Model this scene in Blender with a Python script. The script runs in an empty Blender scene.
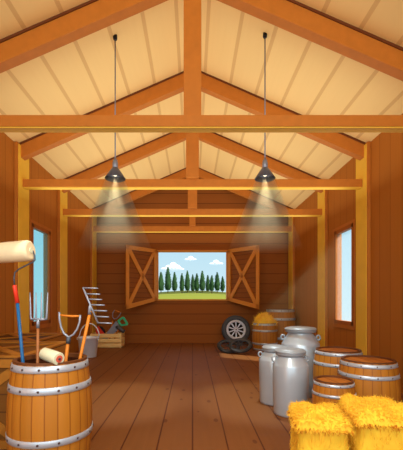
import bpy, math, random
from mathutils import Vector, Matrix, noise
random.seed(7)
C = bpy.context.scene.collection
F, VX, VY, H = 350.0, 192.5, 300.0, 1.33
PI = math.pi

def P(px, py, d):
    return Vector(((px - VX) * d / F, d, H + (VY - py) * d / F))

def lin(c):
    return tuple(((v / 255) / 12.92 if v / 255 <= .04045 else ((v / 255 + .055) / 1.055) ** 2.4) for v in c) + (1,)

# ------------------------------------------------------------------ materials
def new_mat(name):
    m = bpy.data.materials.new(name); m.use_nodes = True
    nt = m.node_tree; b = nt.nodes['Principled BSDF']
    return m, nt, b

def math_node(nt, op, a, b=None, c=None):
    n = nt.nodes.new('ShaderNodeMath'); n.operation = op
    for i, v in enumerate((a, b, c)):
        if v is None: continue
        if isinstance(v, (int, float)): n.inputs[i].default_value = v
        else: nt.links.new(v, n.inputs[i])
    return n.outputs[0]

def mixc(nt, fac, a, b):
    n = nt.nodes.new('ShaderNodeMix'); n.data_type = 'RGBA'
    if isinstance(fac, (int, float)): n.inputs[0].default_value = fac
    else: nt.links.new(fac, n.inputs[0])
    for v, i in ((a, 6), (b, 7)):
        if isinstance(v, tuple): n.inputs[i].default_value = v
        else: nt.links.new(v, n.inputs[i])
    return n.outputs[2]

def plain(name, rgb, rough=.7, metal=0, var=0.0, scale=8, stretch=(1, 1, 1), rgb2=None, spec=.3):
    m, nt, b = new_mat(name)
    b.inputs['Roughness'].default_value = rough
    b.inputs['Metallic'].default_value = metal
    b.inputs['Specular IOR Level'].default_value = spec
    c = lin(rgb)
    c2 = lin(rgb2) if rgb2 else tuple(v * (1 - var) for v in c[:3]) + (1,)
    tc = nt.nodes.new('ShaderNodeTexCoord'); mp = nt.nodes.new('ShaderNodeMapping')
    mp.inputs['Scale'].default_value = stretch
    nt.links.new(tc.outputs['Object'], mp.inputs[0])
    nz = nt.nodes.new('ShaderNodeTexNoise'); nz.inputs['Scale'].default_value = scale
    nt.links.new(mp.outputs[0], nz.inputs[0])
    f = math_node(nt, 'MULTIPLY_ADD', nz.outputs[0], 2.2, -.6)
    f = math_node(nt, 'MINIMUM', math_node(nt, 'MAXIMUM', f, 0), 1)
    nt.links.new(mixc(nt, f, c, c2), b.inputs['Base Color'])
    return m

def planks(name, rgb, seam, width, across, along, seam_w=.03, offset=0., var=.12, grain=.12, soft=False, knots=False, spec=.25, rough=.7):
    """planks laid along one axis; across/along are 0,1,2"""
    m, nt, b = new_mat(name)
    b.inputs['Roughness'].default_value = rough; b.inputs['Specular IOR Level'].default_value = spec
    tc = nt.nodes.new('ShaderNodeTexCoord'); sp = nt.nodes.new('ShaderNodeSeparateXYZ')
    nt.links.new(tc.outputs['Object'], sp.inputs[0])
    u = math_node(nt, 'MULTIPLY_ADD', sp.outputs[across], 1 / width, offset + 100)
    fr = math_node(nt, 'FRACT', u); idx = math_node(nt, 'FLOOR', u)
    dist = math_node(nt, 'MINIMUM', fr, math_node(nt, 'SUBTRACT', 1, fr))
    wn = nt.nodes.new('ShaderNodeTexWhiteNoise'); wn.noise_dimensions = '1D'; nt.links.new(idx, wn.inputs['W'])
    c = lin(rgb); dk = tuple(v * (1 - var) for v in c[:3]) + (1,)
    col = mixc(nt, wn.outputs[0], c, dk)
    mp = nt.nodes.new('ShaderNodeMapping'); sc = [14, 14, 14]; sc[along] = .8; mp.inputs['Scale'].default_value = sc
    nt.links.new(tc.outputs['Object'], mp.inputs[0])
    nz = nt.nodes.new('ShaderNodeTexNoise'); nz.inputs['Scale'].default_value = 1.5; nt.links.new(mp.outputs[0], nz.inputs[0])
    col = mixc(nt, math_node(nt, 'MULTIPLY', nz.outputs[0], grain * 2), col, lin(seam))
    s = math_node(nt, 'LESS_THAN', dist, seam_w)
    if soft: s = math_node(nt, 'MULTIPLY', s, .75)
    col = mixc(nt, s, col, lin(seam))
    if knots:
        mp2 = nt.nodes.new('ShaderNodeMapping'); s2 = [5.2, 5.2, 5.2]; s2[along] = 2.4; mp2.inputs['Scale'].default_value = s2
        nt.links.new(tc.outputs['Object'], mp2.inputs[0])
        vo = nt.nodes.new('ShaderNodeTexVoronoi'); vo.inputs['Scale'].default_value = 1; nt.links.new(mp2.outputs[0], vo.inputs[0])
        k = math_node(nt, 'LESS_THAN', vo.outputs['Distance'], .13)
        sr = nt.nodes.new('ShaderNodeSeparateColor'); nt.links.new(vo.outputs['Color'], sr.inputs[0])
        k = math_node(nt, 'MULTIPLY', k, math_node(nt, 'LESS_THAN', sr.outputs[0], .45))
        col = mixc(nt, math_node(nt, 'MULTIPLY', k, .6), col, lin(seam))
    nt.links.new(col, b.inputs['Base Color'])
    return m

def stave_mat(name, rgb, seam, n):
    m, nt, b = new_mat(name)
    b.inputs['Roughness'].default_value = .55; b.inputs['Specular IOR Level'].default_value = .3
    tc = nt.nodes.new('ShaderNodeTexCoord'); sp = nt.nodes.new('ShaderNodeSeparateXYZ')
    nt.links.new(tc.outputs['Object'], sp.inputs[0])
    a = math_node(nt, 'ARCTAN2', sp.outputs[1], sp.outputs[0])
    u = math_node(nt, 'MULTIPLY_ADD', a, n / (2 * PI), 50.0)
    fr = math_node(nt, 'FRACT', u); idx = math_node(nt, 'FLOOR', u)
    wn = nt.nodes.new('ShaderNodeTexWhiteNoise'); wn.noise_dimensions = '1D'; nt.links.new(idx, wn.inputs['W'])
    c = lin(rgb)
    col = mixc(nt, wn.outputs[0], c, tuple(v * .82 for v in c[:3]) + (1,))
    dist = math_node(nt, 'MINIMUM', fr, math_node(nt, 'SUBTRACT', 1, fr))
    s = math_node(nt, 'MULTIPLY', math_node(nt, 'LESS_THAN', dist, .05), .75)
    col = mixc(nt, s, col, lin(seam))
    nt.links.new(col, b.inputs['Base Color'])
    return m

M = {}
M['ceil'] = planks('ceiling_planks', (248, 212, 136), (216, 172, 104), .43, 0, 1, seam_w=.055, offset=.5, var=.04, grain=.06, soft=True)
M['floor'] = planks('floor_planks', (136, 84, 40), (84, 36, 12), .32, 0, 1, seam_w=.022, offset=0, var=.07, grain=.12, knots=True, rough=.6)
M['wall_side'] = planks('side_wall_planks', (186, 114, 36), (146, 84, 20), .30, 1, 2, seam_w=.02, offset=.3, var=.06, grain=.12)
M['wall_back'] = planks('back_wall_planks', (162, 94, 30), (116, 60, 16), .31, 2, 0, seam_w=.035, offset=.1, var=.08, grain=.1)
M['timber'] = plain('brown_timber', (198, 118, 36), .6, var=.12, scale=3, stretch=(3, 3, 3))
M['lit_face'] = plain('painted_lit_timber', (250, 200, 66), .6, var=.1, scale=3)  # golden tone paints the lit inner faces and undersides of the timbers
M['edge'] = plain('painted_rafter_shadow', (110, 56, 18), .7, var=.1)  # dark tone painted as the shadow along the rafter tops
M['winframe'] = plain('orange_brown_window_wood', (176, 98, 28), .6, var=.15)
M['shutterframe'] = plain('orange_shutter_wood', (228, 148, 56), .6, var=.08)
M['shutterpanel'] = planks('shutter_panel_planks', (152, 86, 24), (108, 56, 12), .14, 2, 0, seam_w=.05, var=.05)
M['cratewood'] = planks('dark_crate_planks', (128, 80, 22), (88, 50, 12), .16, 2, 0, seam_w=.04, var=.1, grain=.2)  # dark brown is the crates' own colour
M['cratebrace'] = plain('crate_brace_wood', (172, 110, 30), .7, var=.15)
M['pine'] = plain('pale_pine', (255, 230, 160), .6, var=.2, scale=4, stretch=(1, 8, 14), rgb2=(248, 200, 118))
M['barrel'] = stave_mat('barrel_staves', (190, 120, 34), (132, 68, 14), 22)
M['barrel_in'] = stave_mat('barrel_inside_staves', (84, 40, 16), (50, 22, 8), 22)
M['barrel_top'] = planks('barrel_lid_planks', (196, 122, 46), (140, 74, 20), .12, 0, 1, seam_w=.05, var=.08)
M['barrel_rim'] = plain('barrel_rim_wood', (110, 62, 28), .6, var=.1)
M['hoop'] = plain('hoop_steel', (190, 198, 208), .38, .35, var=.06, spec=.6)
M['rivet'] = plain('dark_rivet_iron', (84, 62, 58), .5, .3)
M['can'] = plain('milk_can_steel', (190, 200, 208), .30, .3, var=.05, spec=.6)
M['canlid'] = plain('milk_can_lid_steel', (168, 176, 182), .42, .3, var=.05, spec=.5)
M['galv'] = plain('galvanised_steel', (232, 238, 250), .45, .2, var=.08)
M['toolsteel'] = plain('grey_tool_steel', (150, 156, 168), .4, .4, var=.05)
M['darksteel'] = plain('dark_grey_steel', (80, 84, 92), .45, .3)
M['woodhandle'] = plain('orange_tool_handle_wood', (214, 126, 34), .5, var=.12, scale=6, stretch=(1, 1, .3))
M['palehandle'] = plain('tan_tool_handle_wood', (168, 104, 56), .5, var=.12)
M['cream'] = plain('cream_roller_pile', (242, 222, 178), .9, var=.04, scale=60)
M['cream2'] = plain('pale_roller_pile', (226, 226, 190), .9, var=.04, scale=60)
M['red'] = plain('red_plastic', (224, 58, 36), .4)
M['salmon'] = plain('salmon_core_plastic', (226, 100, 76), .5)
M['blue'] = plain('blue_pole_paint', (22, 92, 142), .35)
M['green'] = plain('green_plastic', (64, 196, 138), .4)
M['black'] = plain('black_plastic', (26, 26, 28), .5)
M['tyre'] = plain('black_rubber', (74, 78, 86), .6, var=.1, spec=.4)
M['tyre2'] = plain('worn_black_rubber', (56, 57, 60), .65, var=.1, spec=.4)
M['alloy'] = plain('pale_alloy', (226, 232, 246), .4, .1)
M['shade'] = plain('slate_lamp_enamel', (82, 88, 102), .3, .3, spec=.7)
M['socket'] = plain('grey_socket_metal', (140, 142, 150), .4, .4)
M['straw'] = plain('golden_straw', (255, 212, 58), .8, scale=6, rgb2=(252, 194, 48))
M['straw2'] = plain('loose_golden_straw', (255, 208, 70), .8, scale=9, rgb2=(250, 190, 46))
M['straw_shadow'] = plain('orange_shadow_straw', (226, 140, 22), .8, scale=9, rgb2=(190, 104, 14))  # darker tone painted for the shadow lines below the bale fringe
M['foliage'] = plain('cypress_foliage', (46, 78, 32), .9, scale=.9, rgb2=(24, 54, 26))
M['trunk'] = plain('tree_trunk_bark', (110, 84, 54), .9)
M['grass'] = plain('bright_meadow_grass', (126, 124, 8), .95, scale=.05, rgb2=(116, 116, 8))
M['grass2'] = plain('olive_meadow_grass', (88, 88, 6), .95, scale=.05, var=.05)
M['cloud'] = plain('white_cloud', (250, 252, 255), 1, spec=0)

def glass_mat(name, tint, gloss, milk, milkcol):
    m, nt, b = new_mat(name); nt.nodes.remove(b)
    out = nt.nodes['Material Output']
    tr = nt.nodes.new('ShaderNodeBsdfTransparent'); tr.inputs[0].default_value = tint
    gl = nt.nodes.new('ShaderNodeBsdfGlossy'); gl.inputs['Roughness'].default_value = .05
    df = nt.nodes.new('ShaderNodeBsdfTranslucent'); df.inputs[0].default_value = milkcol
    m1 = nt.nodes.new('ShaderNodeMixShader'); m1.inputs[0].default_value = milk
    nt.links.new(tr.outputs[0], m1.inputs[1]); nt.links.new(df.outputs[0], m1.inputs[2])
    m2 = nt.nodes.new('ShaderNodeMixShader'); m2.inputs[0].default_value = gloss
    nt.links.new(m1.outputs[0], m2.inputs[1]); nt.links.new(gl.outputs[0], m2.inputs[2])
    nt.links.new(m2.outputs[0], out.inputs[0])
    return m
M['glass_left'] = glass_mat('cyan_tinted_glass', (.72, .93, .94, 1), .03, .05, (.8, .95, .97, 1))
M['glass_right'] = glass_mat('pale_clear_glass', (.96, .98, .98, 1), .03, .05, (.9, .97, 1, 1))

def haze_mat(name, dens, col):
    m, nt, b = new_mat(name); nt.nodes.remove(b)
    v = nt.nodes.new('ShaderNodeVolumeScatter'); v.inputs['Density'].default_value = dens
    v.inputs['Color'].default_value = col
    v.inputs['Anisotropy'].default_value = 0.0
    nt.links.new(v.outputs[0], nt.nodes['Material Output'].inputs['Volume'])
    return m
def haze_cone(name, dens, col, depth):
    m, nt, b = new_mat(name); nt.nodes.remove(b)
    v = nt.nodes.new('ShaderNodeVolumeScatter'); v.inputs['Color'].default_value = col
    tc = nt.nodes.new('ShaderNodeTexCoord'); sp = nt.nodes.new('ShaderNodeSeparateXYZ'); nt.links.new(tc.outputs['Object'], sp.inputs[0])
    f = math_node(nt, 'MINIMUM', math_node(nt, 'MAXIMUM', math_node(nt, 'MULTIPLY_ADD', sp.outputs[2], 1.35 / depth, 1.35), 0), 1)
    if depth < 0:    # dust thins out towards the floor
        f = math_node(nt, 'MINIMUM', math_node(nt, 'MAXIMUM', math_node(nt, 'MULTIPLY_ADD', sp.outputs[2], .8, -.24), 0), 1)
    nt.links.new(math_node(nt, 'MULTIPLY', f, dens), v.inputs['Density'])
    nt.links.new(v.outputs[0], nt.nodes['Material Output'].inputs['Volume'])
    return m
M['haze'] = haze_cone('dusty_lamp_haze', 1.9, (1, .72, .40, 1), .98)
M['haze_sun'] = haze_cone('dusty_sun_haze', .20, (1, .60, .26, 1), -1.9)

def emis(name, col, s):
    m, nt, b = new_mat(name)
    b.inputs['Emission Color'].default_value = col; b.inputs['Emission Strength'].default_value = s
    b.inputs['Base Color'].default_value = col
    return m
M['bulb'] = emis('warm_lit_bulb', (1, .86, .55, 1), 3)

# ------------------------------------------------------------------ mesh builder
class MB:
    def __init__(s): s.v = []; s.f = []; s.m = []; s.cur = 0; s.smooth = []; s.sm = False
    def add(s, vs, fs):
        o = len(s.v); s.v += [Vector(v) for v in vs]
        for f in fs: s.f.append([i + o for i in f]); s.m.append(s.cur); s.smooth.append(s.sm)
        return s
    def box(s, a, b, bev=0.):
        x0, y0, z0 = a; x1, y1, z1 = b
        if x0 > x1: x0, x1 = x1, x0
        if y0 > y1: y0, y1 = y1, y0
        if z0 > z1: z0, z1 = z1, z0
        if bev <= 0:
            return s.add([(x0, y0, z0), (x1, y0, z0), (x1, y1, z0), (x0, y1, z0), (x0, y0, z1), (x1, y0, z1), (x1, y1, z1), (x0, y1, z1)],
                         [(0, 3, 2, 1), (4, 5, 6, 7), (0, 1, 5, 4), (1, 2, 6, 5), (2, 3, 7, 6), (3, 0, 4, 7)])
        # chamfered in plan and elevation: octagon rings
        e = bev
        def ring(z, k):
            X0, X1, Y0, Y1 = x0 + k, x1 - k, y0 + k, y1 - k
            return [(X0 + e, Y0, z), (X1 - e, Y0, z), (X1, Y0 + e, z), (X1, Y1 - e, z), (X1 - e, Y1, z), (X0 + e, Y1, z), (X0, Y1 - e, z), (X0, Y0 + e, z)]
        vs = ring(z0, e * .7) + ring(z0 + e, 0) + ring(z1 - e, 0) + ring(z1, e * .7)
        fs = [tuple(reversed(range(8))), tuple(range(24, 32))]
        for k in range(3):
            for i in range(8):
                j = (i + 1) % 8; fs.append((k * 8 + i, k * 8 + j, k * 8 + 8 + j, k * 8 + 8 + i))
        return s.add(vs, fs)
    def quadprism(s, q, t):
        """q: 4 points of a face; t: offset vector"""
        q = [Vector(p) for p in q]; t = Vector(t)
        vs = q + [p + t for p in q]
        return s.add(vs, [(0, 1, 2, 3), (7, 6, 5, 4), (1, 0, 4, 5), (2, 1, 5, 6), (3, 2, 6, 7), (0, 3, 7, 4)])
    def beam(s, a, b, w, h, up=(0, 0, 1)):
        """square bar from a to b, w across, h along up"""
        a = Vector(a); b = Vector(b); d = (b - a).normalized(); up = Vector(up)
        sd = d.cross(up).normalized(); u = sd.cross(d).normalized()
        q = [a + sd * w / 2 * i + u * h / 2 * j for i, j in ((-1, -1), (1, -1), (1, 1), (-1, 1))]
        return s.quadprism(q, b - a)
    def tube(s, pts, r, n=10, closed=False, cap=True):
        pts = [Vector(p) for p in pts]; k = len(pts)
        rs = r if isinstance(r, (list, tuple)) else [r] * k
        sm = s.sm; s.sm = True
        vs = []; prev = None
        for i, p in enumerate(pts):
            if closed: d = (pts[(i + 1) % k] - pts[i - 1])
            else: d = (pts[min(i + 1, k - 1)] - pts[max(i - 1, 0)])
            d.normalize()
            if prev is None:
                prev = d.orthogonal().normalized()
            prev = (prev - d * prev.dot(d)).normalized(); q = d.cross(prev)
            for j in range(n):
                a = 2 * PI * j / n; vs.append(p + (prev * math.cos(a) + q * math.sin(a)) * rs[i])
        fs = []
        for i in range(k if closed else k - 1):
            i2 = (i + 1) % k
            for j in range(n):
                j2 = (j + 1) % n; fs.append((i * n + j, i * n + j2, i2 * n + j2, i2 * n + j))
        s.add(vs, fs); s.sm = False
        if cap and not closed:
            o = len(s.v) - len(vs)
            for f in (tuple(reversed(range(n))), tuple(range((k - 1) * n, k * n))):
                s.f.append([i + o for i in f]); s.m.append(s.cur); s.smooth.append(False)
        s.sm = sm
        return s
    def lathe(s, prof, n=32, o=(0, 0, 0), ax=None, smooth=True, closed=False, cap=True):
        """prof: list of (r,z). ax: Matrix to transform"""
        vs = []; o = Vector(o)
        for r, z in prof:
            for j in range(n):
                a = 2 * PI * j / n; v = Vector((r * math.cos(a), r * math.sin(a), z))
                if ax is not None: v = ax @ v
                vs.append(v + o)
        fs = []; k = len(prof)
        for i in range(k if closed else k - 1):
            i2 = (i + 1) % k
            for j in range(n):
                j2 = (j + 1) % n; fs.append((i * n + j, i * n + j2, i2 * n + j2, i2 * n + j))
        sm = s.sm; s.sm = smooth; s.add(vs, fs)
        s.sm = False; b = len(s.v) - len(vs)
        if cap and not closed:
            if prof[0][0] > 1e-6: s.f.append([b + i for i in reversed(range(n))]); s.m.append(s.cur); s.smooth.append(False)
            if prof[-1][0] > 1e-6: s.f.append([b + (k - 1) * n + i for i in range(n)]); s.m.append(s.cur); s.smooth.append(False)
        s.sm = sm
        return s
    def blade(s, p, d, L, w):
        """a straw: thin three-sided spike"""
        p = Vector(p); d = Vector(d).normalized(); a = d.orthogonal().normalized(); b = d.cross(a)
        base = [p + (a * math.cos(t) + b * math.sin(t)) * w for t in (0, 2.09, 4.19)]
        return s.add(base + [p + d * L], [(0, 1, 3), (1, 2, 3), (2, 0, 3), (2, 1, 0)])
    def build(s, name, mats, parent=None, off=None, bevel=0.):
        me = bpy.data.meshes.new(name)
        if off is not None: s.v = [v - Vector(off) for v in s.v]
        me.from_pydata([tuple(v) for v in s.v], [], s.f)
        if not isinstance(mats, (list, tuple)): mats = [mats]
        for m in mats: me.materials.append(m)
        for i, p in enumerate(me.polygons): p.material_index = s.m[i]; p.use_smooth = s.smooth[i]
        me.validate(); me.update()
        import bmesh
        bm = bmesh.new(); bm.from_mesh(me); bmesh.ops.recalc_face_normals(bm, faces=bm.faces); bm.to_mesh(me); bm.free()
        o = bpy.data.objects.new(name, me); C.objects.link(o)
        if parent is not None: o.parent = parent
        if bevel:
            md = o.modifiers.new('bevel', 'BEVEL'); md.width = bevel; md.segments = 2; md.limit_method = 'ANGLE'
        return o

def tag(o, label, cat=None, group=None, kind=None):
    if label: o['label'] = label
    if cat: o['category'] = cat
    if group: o['group'] = group
    if kind: o['kind'] = kind
    return o

def thing(name, label, cat, loc=(0, 0, 0), rz=0, group=None):
    o = bpy.data.objects.new(name, None); C.objects.link(o)
    o.location = loc; o.rotation_euler = (0, 0, rz); o.empty_display_size = .1
    return tag(o, label, cat, group)

def struct(name, mb, mat, parent=None, label=None):
    o = mb.build(name, mat, parent)
    if parent is None: o['kind'] = 'structure'
    if label: o['label'] = label
    return o

# ------------------------------------------------------------------ the shell
RZ, SL, EZ = 5.30, .4353, 3.994      # ridge height, roof slope, eave height
Y0, YB = -1.2, 10.8
struct('floor', MB().box((-3.2, Y0, -.1), (3.2, YB + .12, 0)), M['floor'], label='brown wooden plank floor with dark seams running to the back wall')
c = MB()
for sx in (-1, 1):
    c.quadprism([(sx * 3.3, Y0, RZ - 3.3 * SL), (0, Y0, RZ), (0, YB + .3, RZ), (sx * 3.3, YB + .3, RZ - 3.3 * SL)], (0, 0, .08))
struct('ceiling', c, M['ceil'], label='pitched ceiling of pale yellow boards meeting at the ridge')

WY0, WY1, WZ0, WZ1 = 6.48, 7.32, .87, 2.74
def side_wall(sx, name):
    m = MB(); a, b = sx * 3.0, sx * 3.12
    m.box((a, Y0, 0), (b, WY0, EZ)); m.box((a, WY1, 0), (b, YB + .12, EZ))
    m.box((a, WY0, 0), (b, WY1, WZ0)); m.box((a, WY0, WZ1), (b, WY1, EZ))
    struct(name, m, M['wall_side'])
side_wall(-1, 'wall_left'); side_wall(1, 'wall_right')

BX0, BX1, BZ0, BZ1 = -1.095, 1.08, 1.33, 2.84
m = MB(); y0, y1 = YB, YB + .12
m.box((-3, y0, 0), (BX0, y1, EZ)); m.box((BX1, y0, 0), (3, y1, EZ))
m.box((BX0, y0, 0), (BX1, y1, BZ0)); m.box((BX0, y0, BZ1), (BX1, y1, EZ))
m.add([(-3, y0, EZ), (3, y0, EZ), (0, y0, RZ), (-3, y1, EZ), (3, y1, EZ), (0, y1, RZ)], [(0, 1, 2), (5, 4, 3), (1, 4, 5, 2), (3, 0, 2, 5), (0, 3, 4, 1)])
struct('wall_back', m, M['wall_back'])

# side windows
def side_window(sx, name, glass, label):
    r = bpy.data.objects.new(name, None); C.objects.link(r); r['kind'] = 'structure'; r['label'] = label
    t = .10
    m = MB(); a, b = sx * 2.968, sx * 3.06
    m.box((a, WY0, WZ0 - t * .2), (b, WY1 , WZ0 + .05)); m.box((a, WY0, WZ1 - .05), (b, WY1, WZ1 + t * .2))
    m.box((a, WY0 - .02, WZ0 - .02), (b, WY0 + .06, WZ1 + .02)); m.box((a, WY1 - .06, WZ0 - .02), (b, WY1 + .02, WZ1 + .02))
    m.build('window_frame', M['winframe'], r)
    m = MB(); a = sx * 2.975                                   # outer casing board
    m.box((a, WY0 - .08, WZ0 - .10), (sx * 3.0, WY1 + .10, WZ0 - .02)); m.box((a, WY0 - .08, WZ1 + .02), (sx * 3.0, WY1 + .10, WZ1 + .08))
    m.box((a, WY1 + .02, WZ0 - .02), (sx * 3.0, WY1 + .10, WZ1 + .02)); m.box((a, WY0 - .08, WZ0 - .02), (sx * 3.0, WY0 - .02, WZ1 + .02))
    m.build('window_casing', M['timber'], r)
    MB().box((sx * 3.004, WY0 + .05, WZ0 + .04), (sx * 3.012, WY1 - .05, WZ1 - .04)).build('window_pane', glass, r)
side_window(-1, 'window_1', M['glass_left'], 'tall narrow window in the left wall with cyan sky behind')
side_window(1, 'window_2', M['glass_right'], 'tall narrow window in the right wall with pale sky behind')

# back window with open shutters
r = bpy.data.objects.new('window_3', None); C.objects.link(r); r['kind'] = 'structure'
r['label'] = 'wide back wall window with both X braced shutters swung open'
m = MB(); t = .05
m.box((BX0 - .02, YB - .03, BZ0 - .02), (BX1 + .02, YB + .13, BZ0 + t * .5)); m.box((BX0 - .02, YB - .03, BZ1 - t * .5), (BX1 + .02, YB + .13, BZ1 + .03))
m.box((BX0 - .02, YB - .03, BZ0), (BX0 + t * .7, YB + .13, BZ1)); m.box((BX1 - t * .7, YB - .03, BZ0), (BX1 + .02, YB + .13, BZ1))
m.build('window_frame', M['shutterframe'], r)
for sx in (-1, 1):
    hx = BX0 - .02 if sx < 0 else BX1 + .02
    h = Vector((hx, YB - .05, 0)); fx = -1.86 if sx < 0 else 1.865
    e = Vector((fx, 9.75, 0)); d = (e - h); L = d.length; d.normalize(); nrm = Vector((-d.y, d.x, 0)) * (1 if sx < 0 else -1)
    if nrm.y > 0: nrm = -nrm
    bz0, bz1, ez0, ez1 = BZ0 - .02, BZ1 + .04, 1.07, 2.87
    def S(u, v): # u 0..1 across, v 0..1 up
        p = h + d * (L * u); lo = bz0 + (ez0 - bz0) * u; hi = bz1 + (ez1 - bz1) * u
        return Vector((p.x, p.y, lo + (hi - lo) * v))
    pm = MB(); pm.quadprism([S(0, 0), S(1, 0), S(1, 1), S(0, 1)], -nrm * .025)
    sh = pm.build('shutter', M['shutterpanel'], r)
    k = .085
    fm = MB(); tt = nrm * .03
    for q in ([S(0, 0), S(1, 0), S(1, k * .8), S(0, k * .8)], [S(0, 1 - k * .8), S(1, 1 - k * .8), S(1, 1), S(0, 1)],
              [S(0, 0), S(k, 0), S(k, 1), S(0, 1)], [S(1 - k, 0), S(1, 0), S(1, 1), S(1 - k, 1)]):
        fm.quadprism(q, tt)
    fm.build('shutter_frame', M['shutterframe'], sh)
    for (u0, v0, u1, v1) in ((k, .06, 1 - k, .94), (k, .94, 1 - k, .06)):
        bm_ = MB(); w = .06
        bm_.quadprism([S(u0, v0 - w), S(u1, v1 - w), S(u1, v1 + w), S(u0, v0 + w)], nrm * .024)
        bm_.build('cross_brace', M['shutterframe'], sh)

# ------------------------------------------------------------------ timber frame
def post(sx, ya, yb, label, cat='post'):
    t = thing('timber_post', label, cat, (sx * 2.97, ya, 0), group='timber posts along the side walls')
    off = t.location
    MB().box((sx * 2.997, ya, 0), (sx * 2.942, yb, EZ - .0)).build('post', M['timber'], t, off, bevel=.004)
    MB().box((sx * 2.942, ya + .03, 0), (sx * 2.93, yb, EZ - .025)).build('lit_inner_face', M['lit_face'], t, off)  # thin strip added to carry the painted lit side of the post
def truss(yb, yr, zt, zb, hx, kw, rw, label, rafter_h=.24, bd=.13):
    t = thing('roof_truss', label, 'roof truss', (0, yr, 3.3), group='roof trusses')
    off = t.location
    b = MB().box((-hx, yb, zb + .012), (hx, yb + bd, zt)).build('tie_beam', M['timber'], t, off, bevel=.005)
    MB().box((-hx + .01, yb + .012, zb), (hx - .01, yb + bd - .004, zb + .012)).build('lit_underside', M['lit_face'], b)  # same painted lit tone on the underside of the beam
    b.children[0].location = (0, 0, 0)
    for v in b.children[0].data.vertices: v.co -= Vector(off)
    for sx in (-1, 1):
        m = MB(); x1 = sx * 2.99
        m.quadprism([(0, yr, RZ - .02), (x1, yr, RZ - .02 - 2.99 * SL), (x1, yr, RZ - .02 - 2.99 * SL - rafter_h), (0, yr, RZ - .02 - rafter_h)], (0, rw, 0))
        rf = m.build('rafter', M['timber'], t, off, bevel=.005)
        m = MB()
        m.quadprism([(sx * .02, yr - .015, RZ - .003), (x1, yr - .015, RZ - .003 - 2.99 * SL), (x1, yr - .015, RZ - .035 - 2.99 * SL), (sx * .02, yr - .015, RZ - .035)], (0, rw + .03, 0))
        m.build('rafter_shadow_strip', M['edge'], rf, off)  # thin dark strip added as a painted shadow line
    MB().box((-kw / 2, yr - .02, zt), (kw / 2, yr + .10, RZ - .05)).build('king_post', M['timber'], t, off, bevel=.005)
    if yb + bd < yr - .02:
        pass
A, B_, Cc = 5.88, 7.75, 10.25
truss(3.95, 4.05, 3.42, 3.28, 2.99, .205, .14, 'nearest roof truss, its tie beam spanning the full width of the picture')
truss(6.03, 5.98, 3.415, 3.27, 2.93, .22, .14, 'second roof truss from the viewer, just behind the two pendant lamps')
truss(7.90, 7.85, 3.39, 3.24, 2.93, .21, .14, 'third roof truss from the viewer, between the lamps and the back wall')
truss(10.32, 10.28, 3.51, 3.34, 2.93, .18, .12, 'farthest roof truss, low against the dark back wall')
for sx, nm in ((-1, 'left'), (1, 'right')):
    o = 'barrel of tools' if sx < 0 else 'stacked barrels'
    post(sx, A, A + .40, 'nearest wooden post on the %s wall, widest, before the side window' % nm)
    post(sx, B_, B_ + .45, 'middle wooden post on the %s wall, just beyond the side window' % nm)
    post(sx, Cc, Cc + .45, 'farthest wooden post on the %s wall, in the back corner' % nm)

# ------------------------------------------------------------------ barrels
def barrel(name, label, loc, R, rr, Hh, hoops, hw, top='open', rivets=12, group='oak barrels with steel hoops', rz=.1):
    t = thing(name, label, 'barrel', loc, rz, group)
    def rad(z): return rr + (R - rr) * (1 - (2 * z / Hh - 1) ** 2)
    N = 22; n = N * 4; m = MB()
    zs = [Hh * i / 16 for i in range(17)]; th = .026 * (R / .33)
    vs = []
    for z in zs:
        for j in range(n):
            a = 2 * PI * j / n; g = .0035 if j % 4 == 0 else 0
            vs.append(((rad(z) - g) * math.cos(a), (rad(z) - g) * math.sin(a), z))
    fs = [(i * n + j, i * n + (j + 1) % n, (i + 1) * n + (j + 1) % n, (i + 1) * n + j) for i in range(16) for j in range(n)]
    m.sm = True; m.add(vs, fs); m.sm = False
    m.add([((rad(0)) * math.cos(2 * PI * j / n), rad(0) * math.sin(2 * PI * j / n), 0) for j in range(n)], [tuple(range(n))])
    m.build('staves', M['barrel'], t)
    # inner wall
    m = MB(); bz = .05
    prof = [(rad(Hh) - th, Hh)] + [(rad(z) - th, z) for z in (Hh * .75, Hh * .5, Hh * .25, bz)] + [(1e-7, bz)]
    if top == 'open':
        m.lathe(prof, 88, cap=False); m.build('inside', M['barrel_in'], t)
    m = MB(); m.lathe([(rad(Hh) + .002, Hh - .012), (rad(Hh) + .002, Hh + .003), (rad(Hh) - th - .002, Hh + .003), (rad(Hh) - th - .002, Hh - .03)], 88, smooth=False, closed=True)
    m.build('rim', M['barrel_rim'], t)
    if top != 'open':
        m = MB(); m.lathe([(rad(Hh) - th * .9, Hh - .03), (rad(Hh) - th * .9, Hh - .015), (1e-7, Hh - .015)], 44, smooth=False)
        m.build('lid', M['barrel_top'], t)
    rv = None
    for zc in hoops:
        z0, z1 = zc - hw / 2, zc + hw / 2
        m = MB(); e = .006
        m.lathe([(rad(z0) + .0005, z0), (rad(z0) + e, z0 + .003), (rad(zc) + e, zc), (rad(z1) + e, z1 - .003), (rad(z1) + .0005, z1), (rad(zc) - .004, zc)], 48, closed=True)
        ho = m.build('hoop', M['hoop'], t)
        if rivets:
            if rv is None:
                q = MB(); rr_ = hw * .17
                q.lathe([(rr_, 0), (rr_, .3 * rr_), (rr_ * .6, .65 * rr_), (1e-7, .75 * rr_)], 10, ax=Matrix.Rotation(PI / 2, 4, 'Y'))
                rvo = q.build('rivet', M['rivet'], ho); rv = rvo; first = True
            for k in range(rivets):
                a = 2 * PI * (k + .5) / rivets
                if first: o = rv; first = False
                else: o = rv.copy(); C.objects.link(o); o.parent = ho
                o.location = ((rad(zc) + e) * math.cos(a), (rad(zc) + e) * math.sin(a), zc); o.rotation_euler = (0, 0, a)
    return t
BX, BY = -1.083, 2.68
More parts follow.
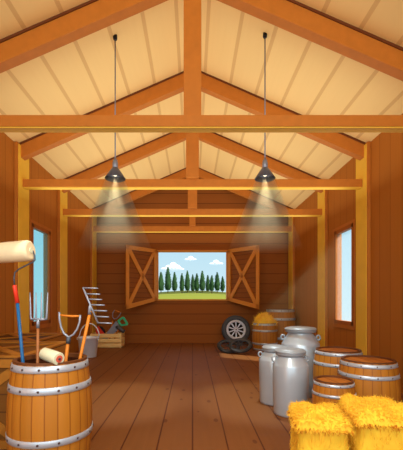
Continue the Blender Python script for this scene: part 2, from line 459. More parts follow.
barrel('tool_barrel', 'large open barrel at lower left holding rake, pitchfork and paint roller', (BX, BY, 0), .304, .262, .885, (.845, .70, .34, .045), .05, 'open', 14)
S1 = barrel('barrel', 'tall closed barrel behind the milk cans, nearest the right window', (1.86, 4.47, 0), .305, .268, .70, (.665, .535, .17, .04), .042, 'lid', 12, rz=.3)
barrel('barrel', 'closed barrel at the right edge behind the hay bales', (1.915, 3.82, 0), .31, .27, .685, (.648, .535, .17, .04), .042, 'lid', 12, rz=.1)
barrel('keg', 'smallest low keg in front of the two closed barrels', (1.44, 3.57, 0), .213, .185, .52, (.49, .39, .13, .03), .03, 'lid', 12, rz=.2)
barrel('straw_barrel', 'small distant barrel heaped with yellow straw beside the tyres', (1.92, 9.3, 0), .33, .29, .72, (.69, .53, .19, .04), .05, 'open', 10)
barrel('barrel', 'tall distant barrel behind the straw filled barrel', (2.49, 9.95, 0), .425, .38, 1.07, (1.03, .80, .27, .05), .07, 'lid', 12)

# ------------------------------------------------------------------ straw
def lump_surface(m, cx, cy, cz, rx, ry, rz, amp=.12, freq=5, seed=0, nu=40, nv=18, half=True):
    pts = []; m.sm = True
    for i in range(nv + 1):
        ph = (PI / 2 if half else PI) * i / nv
        for j in range(nu):
            a = 2 * PI * j / nu
            d = Vector((math.sin(ph) * math.cos(a), math.sin(ph) * math.sin(a), math.cos(ph)))
            k = 1 + amp * noise.noise(d * freq + Vector((seed, 0, 0)))
            pts.append(Vector((cx + d.x * rx * k, cy + d.y * ry * k, cz + d.z * rz * k)))
    fs = [(i * nu + j, (i + 1) * nu + j, (i + 1) * nu + (j + 1) % nu, i * nu + (j + 1) % nu) for i in range(nv) for j in range(nu)]
    m.add(pts, fs); m.sm = False
    return pts
m = MB(); pts = lump_surface(m, 0, 0, .66, .275, .275, .27, .35, 2.4, 3, 32, 14)
rnd = random.Random(5)
ctr = Vector((0, 0, .62))
for k in range(500):
    p = rnd.choice(pts[32:]); d = (p - ctr).normalized() + Vector((rnd.uniform(-.8, .8), rnd.uniform(-.8, .8), rnd.uniform(-.3, .5)))
    m.cur = rnd.randint(0, 1); m.blade(p, d, rnd.uniform(.04, .09), .008)
o = m.build('straw_heap', [M['straw'], M['straw2']]); o.location = (1.92, 9.3, 0)
tag(o, 'heap of yellow straw filling the small distant barrel', 'straw', kind='stuff')

def bale(x0, x1, ya, yb, h, seed, label):
    rnd = random.Random(seed)
    cx, cy = (x0 + x1) / 2, (ya + yb) / 2
    t = thing('hay_bale', label, 'hay bale', (cx, cy, 0), -.13, 'hay bales in the lower right corner')
    hx, hy = (x1 - x0) / 2, (yb - ya) / 2
    # superellipse body with wobble
    def shell(m, hx, hy, z0, z1, amp, freq, cap, nv=16, nu=72, ex=7):
        pts = []
        for i in range(nv + 1):
            v = i / nv; z = z0 + (z1 - z0) * v
            k = 1.0
            for j in range(nu):
                a = 2 * PI * j / nu; ca, sa = math.cos(a), math.sin(a)
                r = (abs(ca) ** ex + abs(sa) ** ex) ** (-1 / ex)
                if cap:
                    k = max(0.0, 1 - abs(2 * v - 1) ** 4) ** .35 if v > .5 else max(.0, 1 - abs(2 * v - 1) ** 6) ** .3
                nn = noise.noise(Vector((ca * hx * freq * r + seed, sa * hy * freq * r, z * freq)))
                kk = k * (1 + amp * nn)
                pts.append(Vector((ca * r * hx * kk, sa * r * hy * kk, z)))
        fs = [(i * nu + j, i * nu + (j + 1) % nu, (i + 1) * nu + (j + 1) % nu, (i + 1) * nu + j) for i in range(nv) for j in range(nu)]
        m.sm = True; m.add(pts, fs + ([] if cap else [tuple(reversed(range(nu))), tuple(range(nv * nu, nv * nu + nu))])); m.sm = False
        return pts
    m = MB(); pb = shell(m, hx - .012, hy - .012, 0, h - .04, .05, 9, False)
    for k in range(900):
        p = rnd.choice(pb); n_ = Vector((p.x, p.y, 0)).normalized()
        m.cur = rnd.randint(0, 1)
        m.blade(p, n_ * .25 + Vector((rnd.uniform(-.3, .3), rnd.uniform(-.3, .3), rnd.choice((-1, 1)) * rnd.uniform(.6, 1))), rnd.uniform(.025, .06), .0028)
    m.build('bale_body', [M['straw'], M['straw2']], t)
    # puffy top: height field with lumps that rolls over the edges
    m = MB(); G = 40; grid = []
    def hgt(u, v):
        e = (1 - abs(u) ** 5) * (1 - abs(v) ** 5)
        l = .5 + .8 * noise.noise(Vector((u * 1.7 + seed * 3.1, v * 1.5, 0))) + .25 * noise.noise(Vector((u * 6 + seed, v * 6, 3)))
        return e ** .4 * (.055 + .07 * l)
    for i in range(G + 1):
        for j in range(G + 1):
            u, v = -1 + 2 * i / G, -1 + 2 * j / G
            grid.append(Vector((u * hx, v * hy, h - .05 + hgt(u, v))))
    fs = [(i * (G + 1) + j, (i + 1) * (G + 1) + j, (i + 1) * (G + 1) + j + 1, i * (G + 1) + j + 1) for i in range(G) for j in range(G)]
    m.sm = True; m.add(grid, fs); m.sm = False
    m.add([(-hx, -hy, h - .05), (hx, -hy, h - .05), (hx, hy, h - .05), (-hx, hy, h - .05)], [(3, 2, 1, 0)])
    for k in range(2600):
        p = rnd.choice(grid); ex = max(abs(p.x) / hx, abs(p.y) / hy)
        out = Vector((p.x / hx, p.y / hy, 0)); 
        if ex > .9: d = out * .6 + Vector((rnd.uniform(-.5, .5), rnd.uniform(-.5, .5), rnd.uniform(-.9, .4)))
        else: d = out * .7 + Vector((rnd.uniform(-.9, .9), rnd.uniform(-.9, .9), rnd.uniform(.0, .5)))
        m.cur = rnd.choice((0, 1, 1)); m.blade(p - Vector((0, 0, .004)), d, rnd.uniform(.02, .045), .0032)
    for k in range(420):       # fringe hanging over the edge, orange blades paint its shadow lines
        a = rnd.uniform(-1, 1); s_ = rnd.randint(0, 3)
        p = Vector(((a * hx, -hy, 0), (a * hx, hy, 0), (-hx, a * hy, 0), (hx, a * hy, 0))[s_]); p.z = h - .055 + rnd.uniform(-.008, .02)
        out = Vector(((0, -1, 0), (0, 1, 0), (-1, 0, 0), (1, 0, 0))[s_])
        m.cur = rnd.choice((0, 1, 2, 2)); m.blade(p, out * .35 + Vector((rnd.uniform(-.5, .5), rnd.uniform(-.5, .5), -rnd.uniform(.5, 1))), rnd.uniform(.02, .04), .0035)
    m.build('loose_straw_top', [M['straw'], M['straw2'], M['straw_shadow']], t)
bale(.775, 1.155, 2.48, 2.92, .452, 3, 'left golden hay bale in front of the keg')
bale(1.215, 1.64, 2.48, 3.0, .482, 8, 'right golden hay bale cut off by the right corner')

# ------------------------------------------------------------------ milk cans
def can(loc, R, Hh, lr, label, rz=0, hs=1.):
    t = thing('milk_can', label, 'milk can', loc, rz, 'grey steel milk cans')
    nr = lr * .80; sh = Hh * .74
    m = MB(); n = 14
    m.lathe([(R * .93, 0), (R * .95, .015), (R, Hh * .5), (R, sh), (R * .97, sh + .015), (nr + .01, Hh * .88), (nr, Hh * .90), (nr, Hh - .05)], 48, smooth=True)
    m.build('can_body', M['can'], t)
    m = MB()
    m.lathe([(nr + .004, Hh - .085), (lr * .96, Hh - .08), (lr, Hh - .065), (lr, Hh - .035), (lr * .94, Hh - .015), (lr * .6, Hh - .003), (1e-7, Hh)], 48)
    m.lathe([(lr - .004, Hh - .05), (lr + .006, Hh - .045), (lr + .006, Hh - .03), (lr - .004, Hh - .025)], 48, closed=True)
    m.build('can_lid', M['canlid'], t)
    for s in (-1, 1):
        m = MB(); q = R * .155 * hs; zc = Hh * .835
        ctr = Vector((s * (R * .93), 0, zc))
        m.tube([ctr + Vector((s * q * math.cos(a) * .8, 0, q * math.sin(a))) for a in [2 * PI * i / 16 for i in range(16)]], R * .055, 8, closed=True)
        m.build('handle', M['canlid'], t)
can(((290.5 - VX) / 85, 4.12, 0), .205, .765, .172, 'front milk can, nearest the hay bales, with mid grey lid', .0)
can(((275 - VX) / 77, 4.57, 0), .20, .745, .155, 'leftmost milk can, partly hidden behind the front one', .0)
can(((301.5 - VX) / 71, 4.98, 0), .262, .955, .215, 'largest milk can, tallest and rearmost of the three', -.15, .8)

LAMP = 165
# ------------------------------------------------------------------ pendant lamps
for (px, nm) in ((115.2, 'left'), (265, 'right')):
    d = 4.67; x = (px - VX) * d / F
    zc = RZ - abs(x) * SL
    t = thing('pendant_lamp', '%s pendant lamp with dark grey cone shade on long cord' % nm, 'lamp', (x, d, 2.945), 0, 'pendant lamps')
    m = MB(); m.lathe([(.022, zc - 2.945 - .05), (.028, zc - 2.945 - .03), (.028, zc - 2.945 + .01)], 16); m.build('ceiling_hook', M['black'], t)
    m = MB(); m.tube([(0, 0, .25), (0, 0, zc - 2.945 - .02)], .0085, 8); m.build('cord', M['socket'], t)
    m = MB(); m.lathe([(.03, .145), (.036, .15), (.036, .215), (.03, .23), (.03, .25), (.018, .255), (.015, .28), (1e-7, .285)], 20); m.build('socket', M['socket'], t)
    m = MB(); m.lathe([(.135, .0), (.137, .006), (.043, .145), (.034, .15), (.03, .145), (.131, .004)], 32, closed=True); m.build('lamp_shade', M['shade'], t)
    m = MB(); m.lathe([(1e-7, .035), (.022, .045), (.03, .065), (.022, .095), (.015, .11), (.015, .15)], 16); m.build('light_bulb', M['bulb'], t)
    ld = bpy.data.lights.new('lamp_spot_' + nm, 'SPOT'); ld.energy = LAMP; ld.color = (1, .86, .62)
    ld.spot_size = math.radians(43); ld.spot_blend = .6; ld.shadow_soft_size = .02
    ld.use_nodes = True; lnt = ld.node_tree; em = lnt.nodes['Emission']; fo = lnt.nodes.new('ShaderNodeLightFalloff'); fo.inputs[0].default_value = 1.0
    lnt.links.new(fo.outputs['Linear'], em.inputs['Strength'])
    lo = bpy.data.objects.new('lamp_spot_' + nm, ld); C.objects.link(lo); lo.location = (x, d, 2.965)
    # dusty air lit under the lamp
    m = MB(); m.lathe([(1e-7, -.005), (.13, -.005), (.50, -.95), (1e-7, -.95)], 40, smooth=False)
    o = m.build('dusty_light_beam', M['haze']); o.location = (x, d, 2.94)
    tag(o, 'cone of dusty lit air below the %s pendant lamp' % nm, 'light beam', 'beams of dusty light', 'stuff')

# sun beam through the right window
sd = Vector((-2.4, 1.6, -2.69)).normalized()
q = [Vector((2.93, WY0 + .1, WZ0 + .08)), Vector((2.93, WY1 - .06, WZ0 + .08)), Vector((2.93, WY1 - .06, WZ1 - .06)), Vector((2.93, WY0 + .1, WZ1 - .06))]
def hit(p):  # land on floor
    return p + sd * ((p.z - .015) / -sd.z)
m = MB(); e_ = [hit(p) for p in q]
m.add(q + e_, [(0, 1, 2, 3), (7, 6, 5, 4), (1, 0, 4, 5), (2, 1, 5, 6), (3, 2, 6, 7), (0, 3, 7, 4)])
o = m.build('dusty_sun_beam', M['haze_sun'])
tag(o, 'slanting beam of dusty sunlight from the right side window', 'light beam', 'beams of dusty light', 'stuff')

# ------------------------------------------------------------------ tools in the big barrel
def base_at(a, b, z):   # extend line from a (top) through b down to height z
    k = (z - b.z) / (a.z - b.z); return b + (a - b) * k
# long paint roller
g0, g1 = P(14.5, 286, 2.60), P(17.5, 303, 2.605); rim = P(22.5, 367, 2.62)
bt = base_at(g0, rim, .07)
t = thing('paint_roller', 'long blue pole paint roller with red grip and cream sleeve', 'paint roller', bt); off = t.location.copy()
m = MB(); m.tube([bt, g1], .0125, 10); m.build('pole', M['blue'], t, off)
m = MB(); m.tube([g1, g0, g0 + (g0 - g1) * .05], [.0165, .0145, .012], 12); m.build('grip', M['red'], t, off)
m = MB(); m.tube([P(14.5, 286, 2.6), P(14, 278, 2.6), P(15, 272.5, 2.6), P(19, 269, 2.6), P(33, 262, 2.6), P(35, 260, 2.6), P(34.5, 255, 2.6), P(33, 251, 2.6), P(30, 250, 2.6)], .0055, 8); m.build('wire_frame', M['darksteel'], t, off)
a, b = P(-18, 254.5, 2.62), P(31, 250.5, 2.58); dd = (b - a).normalized()
m = MB(); m.tube([a, a + dd * .01, b - dd * .02, b - dd * .006, b], [.066, .074, .078, .072, .060], 24); m.build('roller_sleeve', M['cream'], t, off)
m = MB(); m.tube([b - dd * .002, b + dd * .004], .022, 14); m.build('end_cap', M['cream2'], t, off)

# pitchfork
rim = P(37.5, 368, 2.72); tp = P(38, 326, 2.72); bt = base_at(tp, rim, .07)
t = thing('pitchfork', 'four pronged steel pitchfork standing tines up in the tool barrel', 'pitchfork', bt); off = t.location.copy()
m = MB(); m.tube([bt, tp], [.012, .011], 10); m.build('handle', M['palehandle'], t, off)
m = MB(); m.tube([P(38, 328, 2.72), P(38, 319, 2.72)], [.014, .011], 10); m.build('ferrule', M['toolsteel'], t, off)
m = MB(); m.tube([P(31.5, 319.3, 2.72), P(45.5, 319.3, 2.72)], .009, 8); m.build('crossbar', M['toolsteel'], t, off)
for i, (x0, x1) in enumerate(((30, 31), (36, 36), (41.5, 41.5), (47.8, 46.5))):
    m = MB(); ex = [P(x0, 292.5, 2.70), P(x0 + (x1 - x0) * .8, 316, 2.72), P(x1, 318.6, 2.72), P(x1 + (1.5 if i == 0 else -1.5 if i == 3 else 0), 319.3, 2.72)]
    m.tube(ex, [.0035, .0085, .009, .009], 8); m.build('tine', M['toolsteel'], t, off)

# spade handle
rim = P(64.8, 368, 2.64); tp = P(68.3, 340, 2.64); bt = base_at(tp, rim, .07)
t = thing('spade', 'upturned spade with U shaped steel yoke and wooden grip, shaft in tool barrel', 'spade', bt); off = t.location.copy()
m = MB(); m.tube([bt, tp], .0125, 10); m.build('shaft', M['woodhandle'], t, off)
m = MB(); m.tube([P(68.1, 343.5, 2.64), P(68.6, 337, 2.64)], .0165, 10); m.build('socket', M['darksteel'], t, off)
yk = [(59.3, 312), (59.5, 319), (61, 327), (64, 333.5), (68.7, 337.2), (73.5, 334.5), (77.3, 329), (79.6, 322), (80.2, 315)]
m = MB(); m.tube([P(x, y, 2.64) for x, y in yk], .0085, 8); m.build('yoke', M['toolsteel'], t, off)
m = MB(); m.tube([P(59.5, 315, 2.64), P(66, 315.8, 2.64), P(73, 316.3, 2.64), P(80.5, 316, 2.64)], [.006, .009, .0095, .007], 10); m.build('grip', M['woodhandle'], t, off)

# rake
rim = P(78.2, 367, 2.66); tp = P(90.3, 311, 2.66); bt = base_at(tp, rim, .07)
t = thing('garden_rake', 'seven toothed steel rake with orange wooden shaft in the tool barrel', 'rake', bt); off = t.location.copy()
m = MB(); m.tube([bt, tp], .012, 10); m.build('shaft', M['woodhandle'], t, off)
m = MB(); m.tube([P(89.6, 314.5, 2.66), P(90, 307, 2.66), P(90.5, 305, 2.66)], [.015, .013, .009], 10); m.build('socket', M['toolsteel'], t, off)
m = MB(); m.tube([P(83, 287.6, 2.66), P(98, 323.2, 2.66)], .0075, 8); m.build('rake_head', M['toolsteel'], t, off)
for (xa, ya, xb, yb) in ((83, 287.8, 98, 288.3), (86.2, 293.8, 100, 294.3), (88, 299.2, 102, 299.6), (90.2, 304.8, 104.6, 305.2), (92.6, 310.5, 107, 311), (95, 316.5, 109, 317), (97.8, 322.8, 112, 323.4)):
    m = MB(); m.tube([P(xa, ya, 2.66), P(xb, yb, 2.64)], [.0062, .0045], 8); m.build('tooth', M['toolsteel'], t, off)

# small roller lying across the rim
a, b = P(43.5, 353.2, 2.56), P(59.2, 359, 2.46); dd = (b - a).normalized()
t = thing('small_paint_roller', 'short pale paint roller with red core resting on the barrel rim', 'paint roller', (a + b) / 2); off = t.location.copy()
m = MB(); m.tube([a, a + dd * .012, b - dd * .008, b], [.036, .044, .046, .043], 24); m.build('roller_sleeve', M['cream2'], t, off)
m = MB(); m.tube([b, b + dd * .003], .026, 20); co = m.build('core', M['salmon'], t, off)
m = MB(); m.tube([b + dd * .002, b + dd * .008], .009, 12); m.build('axle', M['darksteel'], co, off)
m = MB(); m.tube([P(51, 358, 2.6), P(51, 363, 2.6), P(49.5, 370, 2.62), P(49, 380, 2.65), base_at(P(49.5, 370, 2.62), P(49, 384, 2.65), .5)], .004, 8); m.build('wire_frame', M['toolsteel'], t, off)

# ------------------------------------------------------------------ braced crates on the left
def braced_crate(x0, x1, ya, yb, h, label, rz=0):
    cx, cy = (x0 + x1) / 2, (ya + yb) / 2; hx, hy = (x1 - x0) / 2, (yb - ya) / 2
    t = thing('wooden_crate', label, 'crate', (cx, cy, 0), rz, 'dark X braced crates')
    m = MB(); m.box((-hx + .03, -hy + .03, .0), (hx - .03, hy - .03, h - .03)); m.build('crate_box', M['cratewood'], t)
    w = .075; e = .03
    for sy in (-1, 1):
        m = MB(); y1_ = sy * hy; y2_ = sy * (hy - e)
        m.box((-hx, y1_, 0), (hx, y2_, w)); m.box((-hx, y1_, h - w), (hx, y2_, h)); m.box((-hx, y1_, w), (-hx + w, y2_, h - w)); m.box((hx - w, y1_, w), (hx, y2_, h - w))
        m.build('frame', M['cratebrace'], t)
    for sx in (-1, 1):
        m = MB(); x1_ = sx * hx; x2_ = sx * (hx - e)
        m.box((x1_, -hy + e, 0), (x2_, hy - e, w)); m.box((x1_, -hy + e, h - w), (x2_, hy - e, h)); m.box((x1_, -hy + e, w), (x2_, -hy + e + w, h - w)); m.box((x1_, hy - e - w, w), (x2_, hy - e, h - w))
        m.build('frame', M['cratebrace'], t)
    # braces
    for s in (-1, 1):
        for sy in (-1, 1):
            m = MB(); m.beam((-hx + w, sy * (hy - .018 - .006 * (s + 1)), h / 2 - s * (h / 2 - w)), (hx - w, sy * (hy - .018 - .006 * (s + 1)), h / 2 + s * (h / 2 - w)), .014, .08)
            m.build('cross_brace', M['cratebrace'], t)
        for sx in (-1, 1):
            m = MB(); m.beam((sx * (hx - .018), -hy + e, h / 2 - s * (h / 2 - w)), (sx * (hx - .018), hy - e, h / 2 + s * (h / 2 - w)), .014, .08)
            m.build('cross_brace', M['cratebrace'], t)
    m = MB(); k = 9                                            # lid boards
    for i in range(k):
        y = -hy + .005 + 2 * hy * i / k
        m.box((-hx + .005, y, h), (hx - .005, y + 2 * hy / k - .012, h + .015))
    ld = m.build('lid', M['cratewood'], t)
    m = MB()
    for s in (-1, 1):
        m.box((-hx, s * hy, h + .015), (hx, s * (hy - w), h + .03)); m.box((s * hx, -hy + w, h + .015), (s * (hx - w), hy - w, h + .03))
    m.build('lid_frame', M['cratebrace'], ld)
    for s in (-1, 1):
        m = MB(); m.beam((-hx + w, -s * (hy - w), h + .021 + s * .002), (hx - w, s * (hy - w), h + .021 + s * .002), .09, .012); m.build('cross_brace', M['cratebrace'], ld)
braced_crate(-2.55, -1.50, 3.12, 4.25, .80, 'dark X braced crate directly behind the tool barrel')
braced_crate(-2.92, -1.98, 4.45, 5.55, .78, 'dark X braced crate farther back, against the left wall')

# ------------------------------------------------------------------ bucket
d = 8.2; x = (88.2 - VX) * d / F
t = thing('bucket', 'galvanised steel bucket with raised handle before the slatted crate', 'bucket', (x, d, 0))
m = MB(); m.lathe([(.185, 0), (.19, .01), (.235, .44), (.245, .445), (.245, .465), (.232, .465), (.225, .44), (.178, .02), (1e-7, .02)], 32); m.build('bucket_body', M['galv'], t)
m = MB(); m.tube([(.235 * math.cos(a) + .03, 0.0, .44 + .34 * math.sin(a)) if 0 < a < PI else (.24 * math.cos(a), 0, .44) for a in [PI * i / 14 for i in range(15)]], .013, 8); m.build('handle', M['galv'], t)
for s in (-1, 1):
    m = MB(); m.box((s * .236 - .02, -.035, .40), (s * .236 + .012, .035, .462)); m.build('handle_lug', M['galv'], t)

# ------------------------------------------------------------------ slatted crate with tools
d0 = 9.7; s0 = F / d0
x0, x1 = (90 - VX) / s0, (121.3 - VX) / s0; cy = d0 + .24; h = .40
t = thing('slatted_crate', 'pale pine slatted crate full of small tools by back wall', 'crate', ((x0 + x1) / 2, cy, 0)); hx = (x1 - x0) / 2
for y in (-.24, .225):
    for i in range(3):
        m = MB(); m.box((-hx, y, .02 + i * .132), (hx, y + .015, .02 + i * .132 + .108)); m.build('slat', M['pine'], t, bevel=.003)
for s in (-1, 1):
    for i in range(3):
        m = MB(); m.box((s * hx, -.225, .02 + i * .132), (s * (hx - .015), .225, .02 + i * .132 + .108)); m.build('end_slat', M['pine'], t)
    for y in (-.225, .19):
        m = MB(); m.box((s * (hx - .015), y, 0), (s * (hx - .05), y + .035, .395)); m.build('corner_batten', M['pine'], t)
m = MB(); m.box((-hx + .015, -.224, .01), (hx - .015, .224, .03)); m.build('bottom', M['pine'], t)
ty = 9.9
def Pt(x, y, d=9.9): return P(x, y, d)
# saw
t = thing('hand_saw', 'hand saw with green handle sticking out of the slatted crate', 'saw', Pt(110, 336, 9.86)); off = t.location.copy()
m = MB(); m.quadprism([Pt(101, 340, 9.86), Pt(105, 341, 9.86), Pt(120.5, 327.5, 9.86), Pt(116, 321, 9.86)], (0, .012, 0)); m.build('blade', M['toolsteel'], t, off)
outer = [(117.2, 320.5), (122.5, 316.6), (124.5, 317.2), (128.3, 323.5), (127.6, 325.3), (121, 326.2), (118.6, 324)]
inner = [(119.8, 321), (122.3, 319), (123.3, 319.4), (125.6, 323.2), (125.2, 323.9), (121.6, 324.2), (120.5, 323)]
m = MB(); n = len(outer)
vs = [Pt(a, b, 9.83) for a, b in outer] + [Pt(a, b, 9.83) for a, b in inner] + [Pt(a, b, 9.89) for a, b in outer] + [Pt(a, b, 9.89) for a, b in inner]
fs = []
for i in range(n):
    j = (i + 1) % n
    fs += [(i, j, n + j, n + i), (2 * n + j, 2 * n + i, 3 * n + i, 3 * n + j), (j, i, 2 * n + i, 2 * n + j), (n + i, n + j, 3 * n + j, 3 * n + i)]
m.add(vs, fs); m.build('handle', M['green'], t, off, bevel=.006)
# hammer
t = thing('hammer', 'hammer with grey head lying beside the green handled saw', 'hammer', Pt(116, 337, 9.78)); off = t.location.copy()
m = MB(); m.beam(Pt(113.5, 341, 9.80), Pt(118.8, 328.5, 9.80), .035, .05, (0, 1, 0)); m.build('handle', M['woodhandle'], t, off)
m = MB(); m.tube([Pt(115.8, 327, 9.79), Pt(118, 327.2, 9.79), Pt(120.5, 328.8, 9.79), Pt(122, 330.2, 9.79), Pt(124.3, 332, 9.79)], [.035, .055, .06, .045, .06], 12); m.build('hammer_head', M['darksteel'], t, off)
# small shovel
t = thing('hand_spade', 'small spade with D shaped grip leaning in the slatted crate', 'spade', Pt(110, 338, 10.0)); off = t.location.copy()
m = MB(); m.tube([Pt(109.2, 341, 10.0), Pt(112.7, 320.6, 10.0)], .021, 8); m.build('shaft', M['woodhandle'], t, off)
m = MB(); m.tube([Pt(114.6, 310, 10.0), Pt(112.7, 313, 10), Pt(112.6, 317, 10.0), Pt(114.2, 319, 10.0), Pt(116.8, 318.3, 10.0), Pt(119.5, 315.4, 10.0), Pt(121, 312.2, 10.0)], .012, 8); m.build('yoke', M['toolsteel'], t, off)
m = MB(); m.tube([Pt(114.6, 310, 10.0), Pt(118, 311.5, 10.0), Pt(121, 312.4, 10.0)], [.012, .018, .012], 8); m.build('grip', M['woodhandle'], t, off)
# red tool
t = thing('hand_tool', 'rounded red and black tool at the left end of the slatted crate', 'tool', Pt(100, 335, 9.85)); off = t.location.copy()
ring = [(95.6, 331), (96, 327.5), (98.5, 326.2), (101, 328), (105, 334), (104, 337.5), (98, 337.5)]
m = MB(); n = len(ring); vs = [Pt(a, b, 9.93) for a, b in ring] + [Pt(a, b, 10.03) for a, b in ring]
m.add(vs, [tuple(range(n)), tuple(reversed(range(n, 2 * n)))] + [(j, i, n + i, n + j) for i, j in [(i, (i + 1) % n) for i in range(n)]])
m.build('red_body', M['red'], t, off, bevel=.012)
m = MB(); m.tube([Pt(98.9, 326.4, 9.96), Pt(101.3, 327.6, 9.95), Pt(103.6, 330.2, 9.95), Pt(105.2, 333.5, 9.96)], [.02, .034, .034, .02], 10); m.build('black_edge', M['black'], t, off)

# ------------------------------------------------------------------ wheels
def wheel(name, label, loc, R, W, rx, rz, tyre, rimm, rimR, thin=False, spokes=10):
    t = thing(name, label, 'wheel', loc, 0, 'old wheels by the back wall'); t.rotation_euler = (rx, 0, rz)
    # axis along local z (so lying flat at rx=0)
    w = W / 2
    if not thin:
        prof = [(rimR, -w * .8), (rimR + .02, -w), (R * .85, -w * 1.02), (R * .96, -w * .85), (R, -w * .5), (R, w * .5), (R * .96, w * .85), (R * .85, w * 1.02), (rimR + .02, w), (rimR, w * .8)]
    else:
        prof = [(rimR, -w * .6), (rimR + .01, -w), (R * .96, -w), (R, -w * .5), (R, w * .5), (R * .96, w), (rimR + .01, w), (rimR, w * .6)]
    m = MB(); m.lathe(prof, 56, closed=True); m.build('tyre', tyre, t)
    m = MB(); k = .06 * R / .4
    m.lathe([(rimR + .002, -w * .8), (rimR + .002, w * .9), (rimR - k * .5, w * .98), (rimR - k, w * .8), (rimR - k * .8, -w * .8)], 48, closed=True)
    rim = m.build('rim', rimm, t)
    m = MB(); m.lathe([(R * .10, w * .1), (R * .11, w * .7), (R * .07, w * .85), (1e-7, w * .85)], 20); m.build('hub', rimm if not thin else M['tyre2'], t)
    if not thin: 
        m = MB(); m.lathe([(R * .045, w * .84), (R * .045, w * .93), (1e-7, w * .93)], 12); m.build('hub_cap', M['darksteel'], t)
        m = MB(); m.lathe([(rimR - k * .8, -w * .5), (rimR - k * .8, -w * .4), (1e-7, -w * .4)], 32); m.build('brake_disc', M['black'], t)
    for i in range(spokes):
        a = 2 * PI * (i + .5) / spokes; m = MB()
        c_, s_ = math.cos(a), math.sin(a); pv = Vector((-s_, c_, 0))
        r0, r1 = R * .08, rimR - k * .7; wa, wb = (R * .028, R * .05) if not thin else (R * .02, R * .025)
        z0, z1 = w * .35, w * .70
        A0 = Vector((c_ * r0, s_ * r0, 0)); A1 = Vector((c_ * r1, s_ * r1, 0))
        q = [A0 - pv * wa, A1 - pv * wb, A1 + pv * wb, A0 + pv * wa]
        m.quadprism([v + Vector((0, 0, z0)) for v in q], (0, 0, z1 - z0))
        m.build('spoke', rimm, rim)
    return t
# upright wheel leaning back on the wall: its axis points to the viewer
wheel('car_wheel', 'upright tyre with pale ten spoke rim leaning against back wall', ((235.6 - VX) * 10.55 / F, 10.50, .435), .43, .20, PI / 2 - .17, 0, M['tyre'], M['alloy'], .29)
wheel('flat_wheel', 'left of two dark thin wheels lying before the upright tyre', ((228.8 - VX) * 8.9 / F, 8.95, .145), .295, .06, .44, .12, M['tyre2'], M['tyre'], .245, True, 8)
wheel('flat_wheel', 'right of two dark thin wheels, overlapping the left one', ((240.3 - VX) * 8.75 / F, 8.72, .20), .295, .06, .48, -.25, M['tyre2'], M['tyre'], .245, True, 8)

# ------------------------------------------------------------------ outdoors
def crest(x, d, py, drop): return H + (VY - py) * d / F - drop * (x / 20) ** 2
def hill(name, ya, yb, z0, zf, mat, label, ny=30, nx=24, wfun=lambda y: 3 + .2 * (y - 11)):
    m = MB(); m.sm = True; pts = []
    for i in range(ny + 1):
        v = i / ny; y = ya + (yb - ya) * v
        for j in range(nx + 1):
            x = wfun(y) * (-1 + 2 * j / nx); pts.append(Vector((x, y, z0 + (zf(x) - z0) * math.sin(v * PI * .62) / 1.0)))
    n1 = len(pts)
    fs = [(i * (nx + 1) + j, i * (nx + 1) + j + 1, (i + 1) * (nx + 1) + j + 1, (i + 1) * (nx + 1) + j) for i in range(ny) for j in range(nx)]
    m.add(pts, fs)
    o = m.build(name, mat); o['kind'] = 'structure'; o['label'] = label
    return o
hill('meadow', 11.2, 105, -.15, lambda x: H + 6.4 * 85 / F - .9 * (x / 12) ** 2, M['grass'], 'bright yellow green meadow rising outside the back window')
hill('hill', 88, 150, -1.5, lambda x: H + 10.2 * 126 / F - .8 * (x / 14) ** 2, M['grass2'], 'darker olive hill behind the bright meadow')
trees = [(161, 271.3, 5.6), (167.9, 266, 6.4), (174.6, 271.6, 5), (182, 272.8, 4.6), (187.4, 270, 5.2), (192.8, 274, 4.2), (196.9, 272.8, 4.6), (202.3, 270.3, 5.6), (207.8, 274.6, 4.2), (211.8, 274.6, 4.6), (217.2, 271.6, 5.4), (222.6, 276, 4.2)]
places = ['first slim cypress at the left end of the row', 'tallest cypress, second from the left of the row', 'dark cypress just right of the tallest one', 'short cypress, fourth from the left of the row', 'fairly tall cypress, fifth from the left of the row', 'small cypress near the middle, sixth from left', 'small cypress just right of the middle, seventh from left', 'tall broad cypress right of the middle, eighth from left', 'small cypress, fourth from the right end of the row', 'small cypress, third from the right end of the row', 'tall cypress, second from the right end of the row', 'shortest cypress at the right end of the row']
for i, ((px, py, w), lb) in enumerate(zip(trees, places)):
    d = 116 + (i % 3) * 4.5; k = d / F; x = (px - VX) * k
    zb = H + (VY - 291.8) * k; zt = H + (VY - py) * k; R = w / 2 * k; Ht = zt - zb
    t = thing('cypress_tree', lb, 'tree', (x, d, zb - .2), random.uniform(0, 6), 'cypress trees on the hill')
    m = MB(); m.tube([(0, 0, -.3), (0, 0, Ht * .3)], [.16, .12], 8); m.build('trunk', M['trunk'], t)
    m = MB(); m.sm = True; nu, nv = 14, 14; pts = []
    for a_ in range(nv + 1):
        v = a_ / nv; rr = R * (math.sin(PI * min(1, v * .93 + .07) ** .62) ** .8 if v < 1 else 0.01)
        for j in range(nu):
            a = 2 * PI * j / nu; kk = rr * (1 + .28 * noise.noise(Vector((math.cos(a) * 2 + i * 5, math.sin(a) * 2, v * 7))))
            pts.append(Vector((kk * math.cos(a), kk * math.sin(a), Ht * (.09 + .93 * v))))
    m.add(pts, [(p * nu + j, p * nu + (j + 1) % nu, (p + 1) * nu + (j + 1) % nu, (p + 1) * nu + j) for p in range(nv) for j in range(nu)] + [tuple(reversed(range(nu))), tuple(range(nv * nu, nv * nu + nu))])
    m.sm = False
    rnd = random.Random(i)
    for _ in range(160):
        p = rnd.choice(pts[:-nu]); m.blade(p, Vector((p.x, p.y, R * 1.1)), rnd.uniform(.25, .5), .12)
    m.build('foliage', M['foliage'], t)
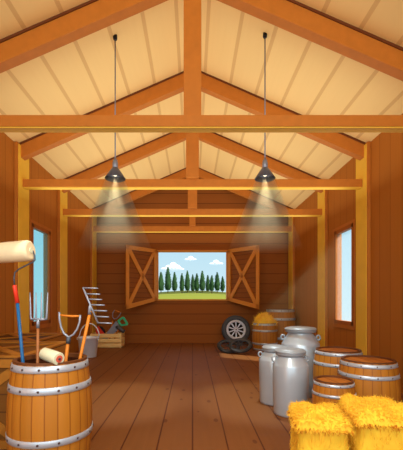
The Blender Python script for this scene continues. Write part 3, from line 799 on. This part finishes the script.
# clouds
def cloud(lumps, label):
    d = 420; k = d / F; cx = sum(l[0] for l in lumps) / len(lumps)
    m = MB(); base = max(l[1] + l[3] for l in lumps)
    o_ = P(cx, base, d)
    for (px, py, rx, rz_) in lumps:
        p = P(px, py, d) - o_; nu, nv = 20, 10; pts = []
        for i in range(nv + 1):
            ph = PI * i / nv
            for j in range(nu):
                a = 2 * PI * j / nu; z = p.z + math.cos(ph) * rz_ * k
                pts.append(Vector((p.x + math.sin(ph) * math.cos(a) * rx * k, math.sin(ph) * math.sin(a) * rx * k * .8, max(z, 0))))
        m.sm = True; m.add(pts, [(i * nu + j, i * nu + (j + 1) % nu, (i + 1) * nu + (j + 1) % nu, (i + 1) * nu + j) for i in range(nv) for j in range(nu)]); m.sm = False
    o = m.build('cloud', M['cloud']); o.location = o_
    tag(o, label, 'cloud', 'small white clouds')
cloud([(165, 269, 4.5, 1.3), (169, 267.5, 4, 2.5), (173, 266.5, 4, 4.2), (176.5, 267.5, 4, 3), (180, 269, 4, 1.3)], 'largest white cloud, above the left cypresses')
cloud([(187.5, 259.3, 3, .9), (190.5, 258.6, 3, 2.3), (193.5, 259.4, 2.8, .9)], 'small white cloud, highest of the three')
cloud([(212, 263.8, 3, .9), (215.8, 262.6, 3.4, 2.6), (220, 263.6, 3, 1.1)], 'flat white cloud above the right cypresses')

# ------------------------------------------------------------------ world, lights, camera
w = bpy.data.worlds.new('sky'); bpy.context.scene.world = w; w.use_nodes = True
nt = w.node_tree; bg = nt.nodes['Background']
tc = nt.nodes.new('ShaderNodeTexCoord'); sp = nt.nodes.new('ShaderNodeSeparateXYZ'); nt.links.new(tc.outputs['Generated'], sp.inputs[0])
rp = nt.nodes.new('ShaderNodeValToRGB'); nt.links.new(math_node(nt, 'MULTIPLY_ADD', sp.outputs[2], 2.0, .2), rp.inputs[0])
rp.color_ramp.elements[0].position = 0.1; rp.color_ramp.elements[0].color = lin((214, 240, 248))
rp.color_ramp.elements[1].position = 1; rp.color_ramp.elements[1].color = lin((158, 214, 242))
nt.links.new(rp.outputs[0], bg.inputs[0]); bg.inputs[1].default_value = 1.0

def light(kind, name, loc, target, energy, color=(1, 1, 1), **kw):
    ld = bpy.data.lights.new(name, kind); ld.energy = energy; ld.color = color
    for k, v in kw.items(): setattr(ld, k, v)
    o = bpy.data.objects.new(name, ld); C.objects.link(o); o.location = loc
    o.rotation_euler = (Vector(target) - Vector(loc)).to_track_quat('-Z', 'Y').to_euler()
    return o
light('SUN', 'sun', (10, -6, 12), Vector((10, -6, 12)) + sd, 8.5, (1, .96, .86), angle=math.radians(1))
light('SUN', 'fill_sun', (0, -10, 2), (0, 0, 2.15), .5, (1, .99, .97), angle=math.radians(80))  # added wide fill from behind the camera, source unseen
light('AREA', 'fill_area', (0, -.9, 3.0), (0, 5.5, 2.7), 128, (1, .99, .95), shape='RECTANGLE', size=5.0, size_y=3.0)  # added area fill behind the camera, not a real door
light('AREA', 'roof_fill', (0, 7.5, 3.0), (0, 7.5, 6), 112, (1, .99, .97), shape='RECTANGLE', size=5.4, size_y=6.4, spread=math.radians(160))  # added upward fill that brightens the ceiling, unseen from below
light('SPOT', 'overhead_lamp', (0, 1.2, 3.6), (0, 3.0, 0), 235, (1, .97, .9), spot_size=math.radians(60), spot_blend=.02, shadow_soft_size=.02)

cd = bpy.data.cameras.new('camera'); co = bpy.data.objects.new('camera', cd); C.objects.link(co)
co.location = (0, 0, H); co.rotation_euler = (PI / 2, 0, 0)
cd.sensor_fit = 'HORIZONTAL'; cd.sensor_width = 36; cd.lens = F / 403 * 36
cd.shift_x = (201.5 - VX) / 403; cd.shift_y = (VY - 225) / 403
cd.clip_end = 2000
sc = bpy.context.scene; sc.camera = co
sc.view_settings.view_transform = 'Standard'; sc.view_settings.look = 'None'
sc.view_settings.exposure = 0; sc.view_settings.gamma = 1; sc.view_settings.use_curve_mapping = False
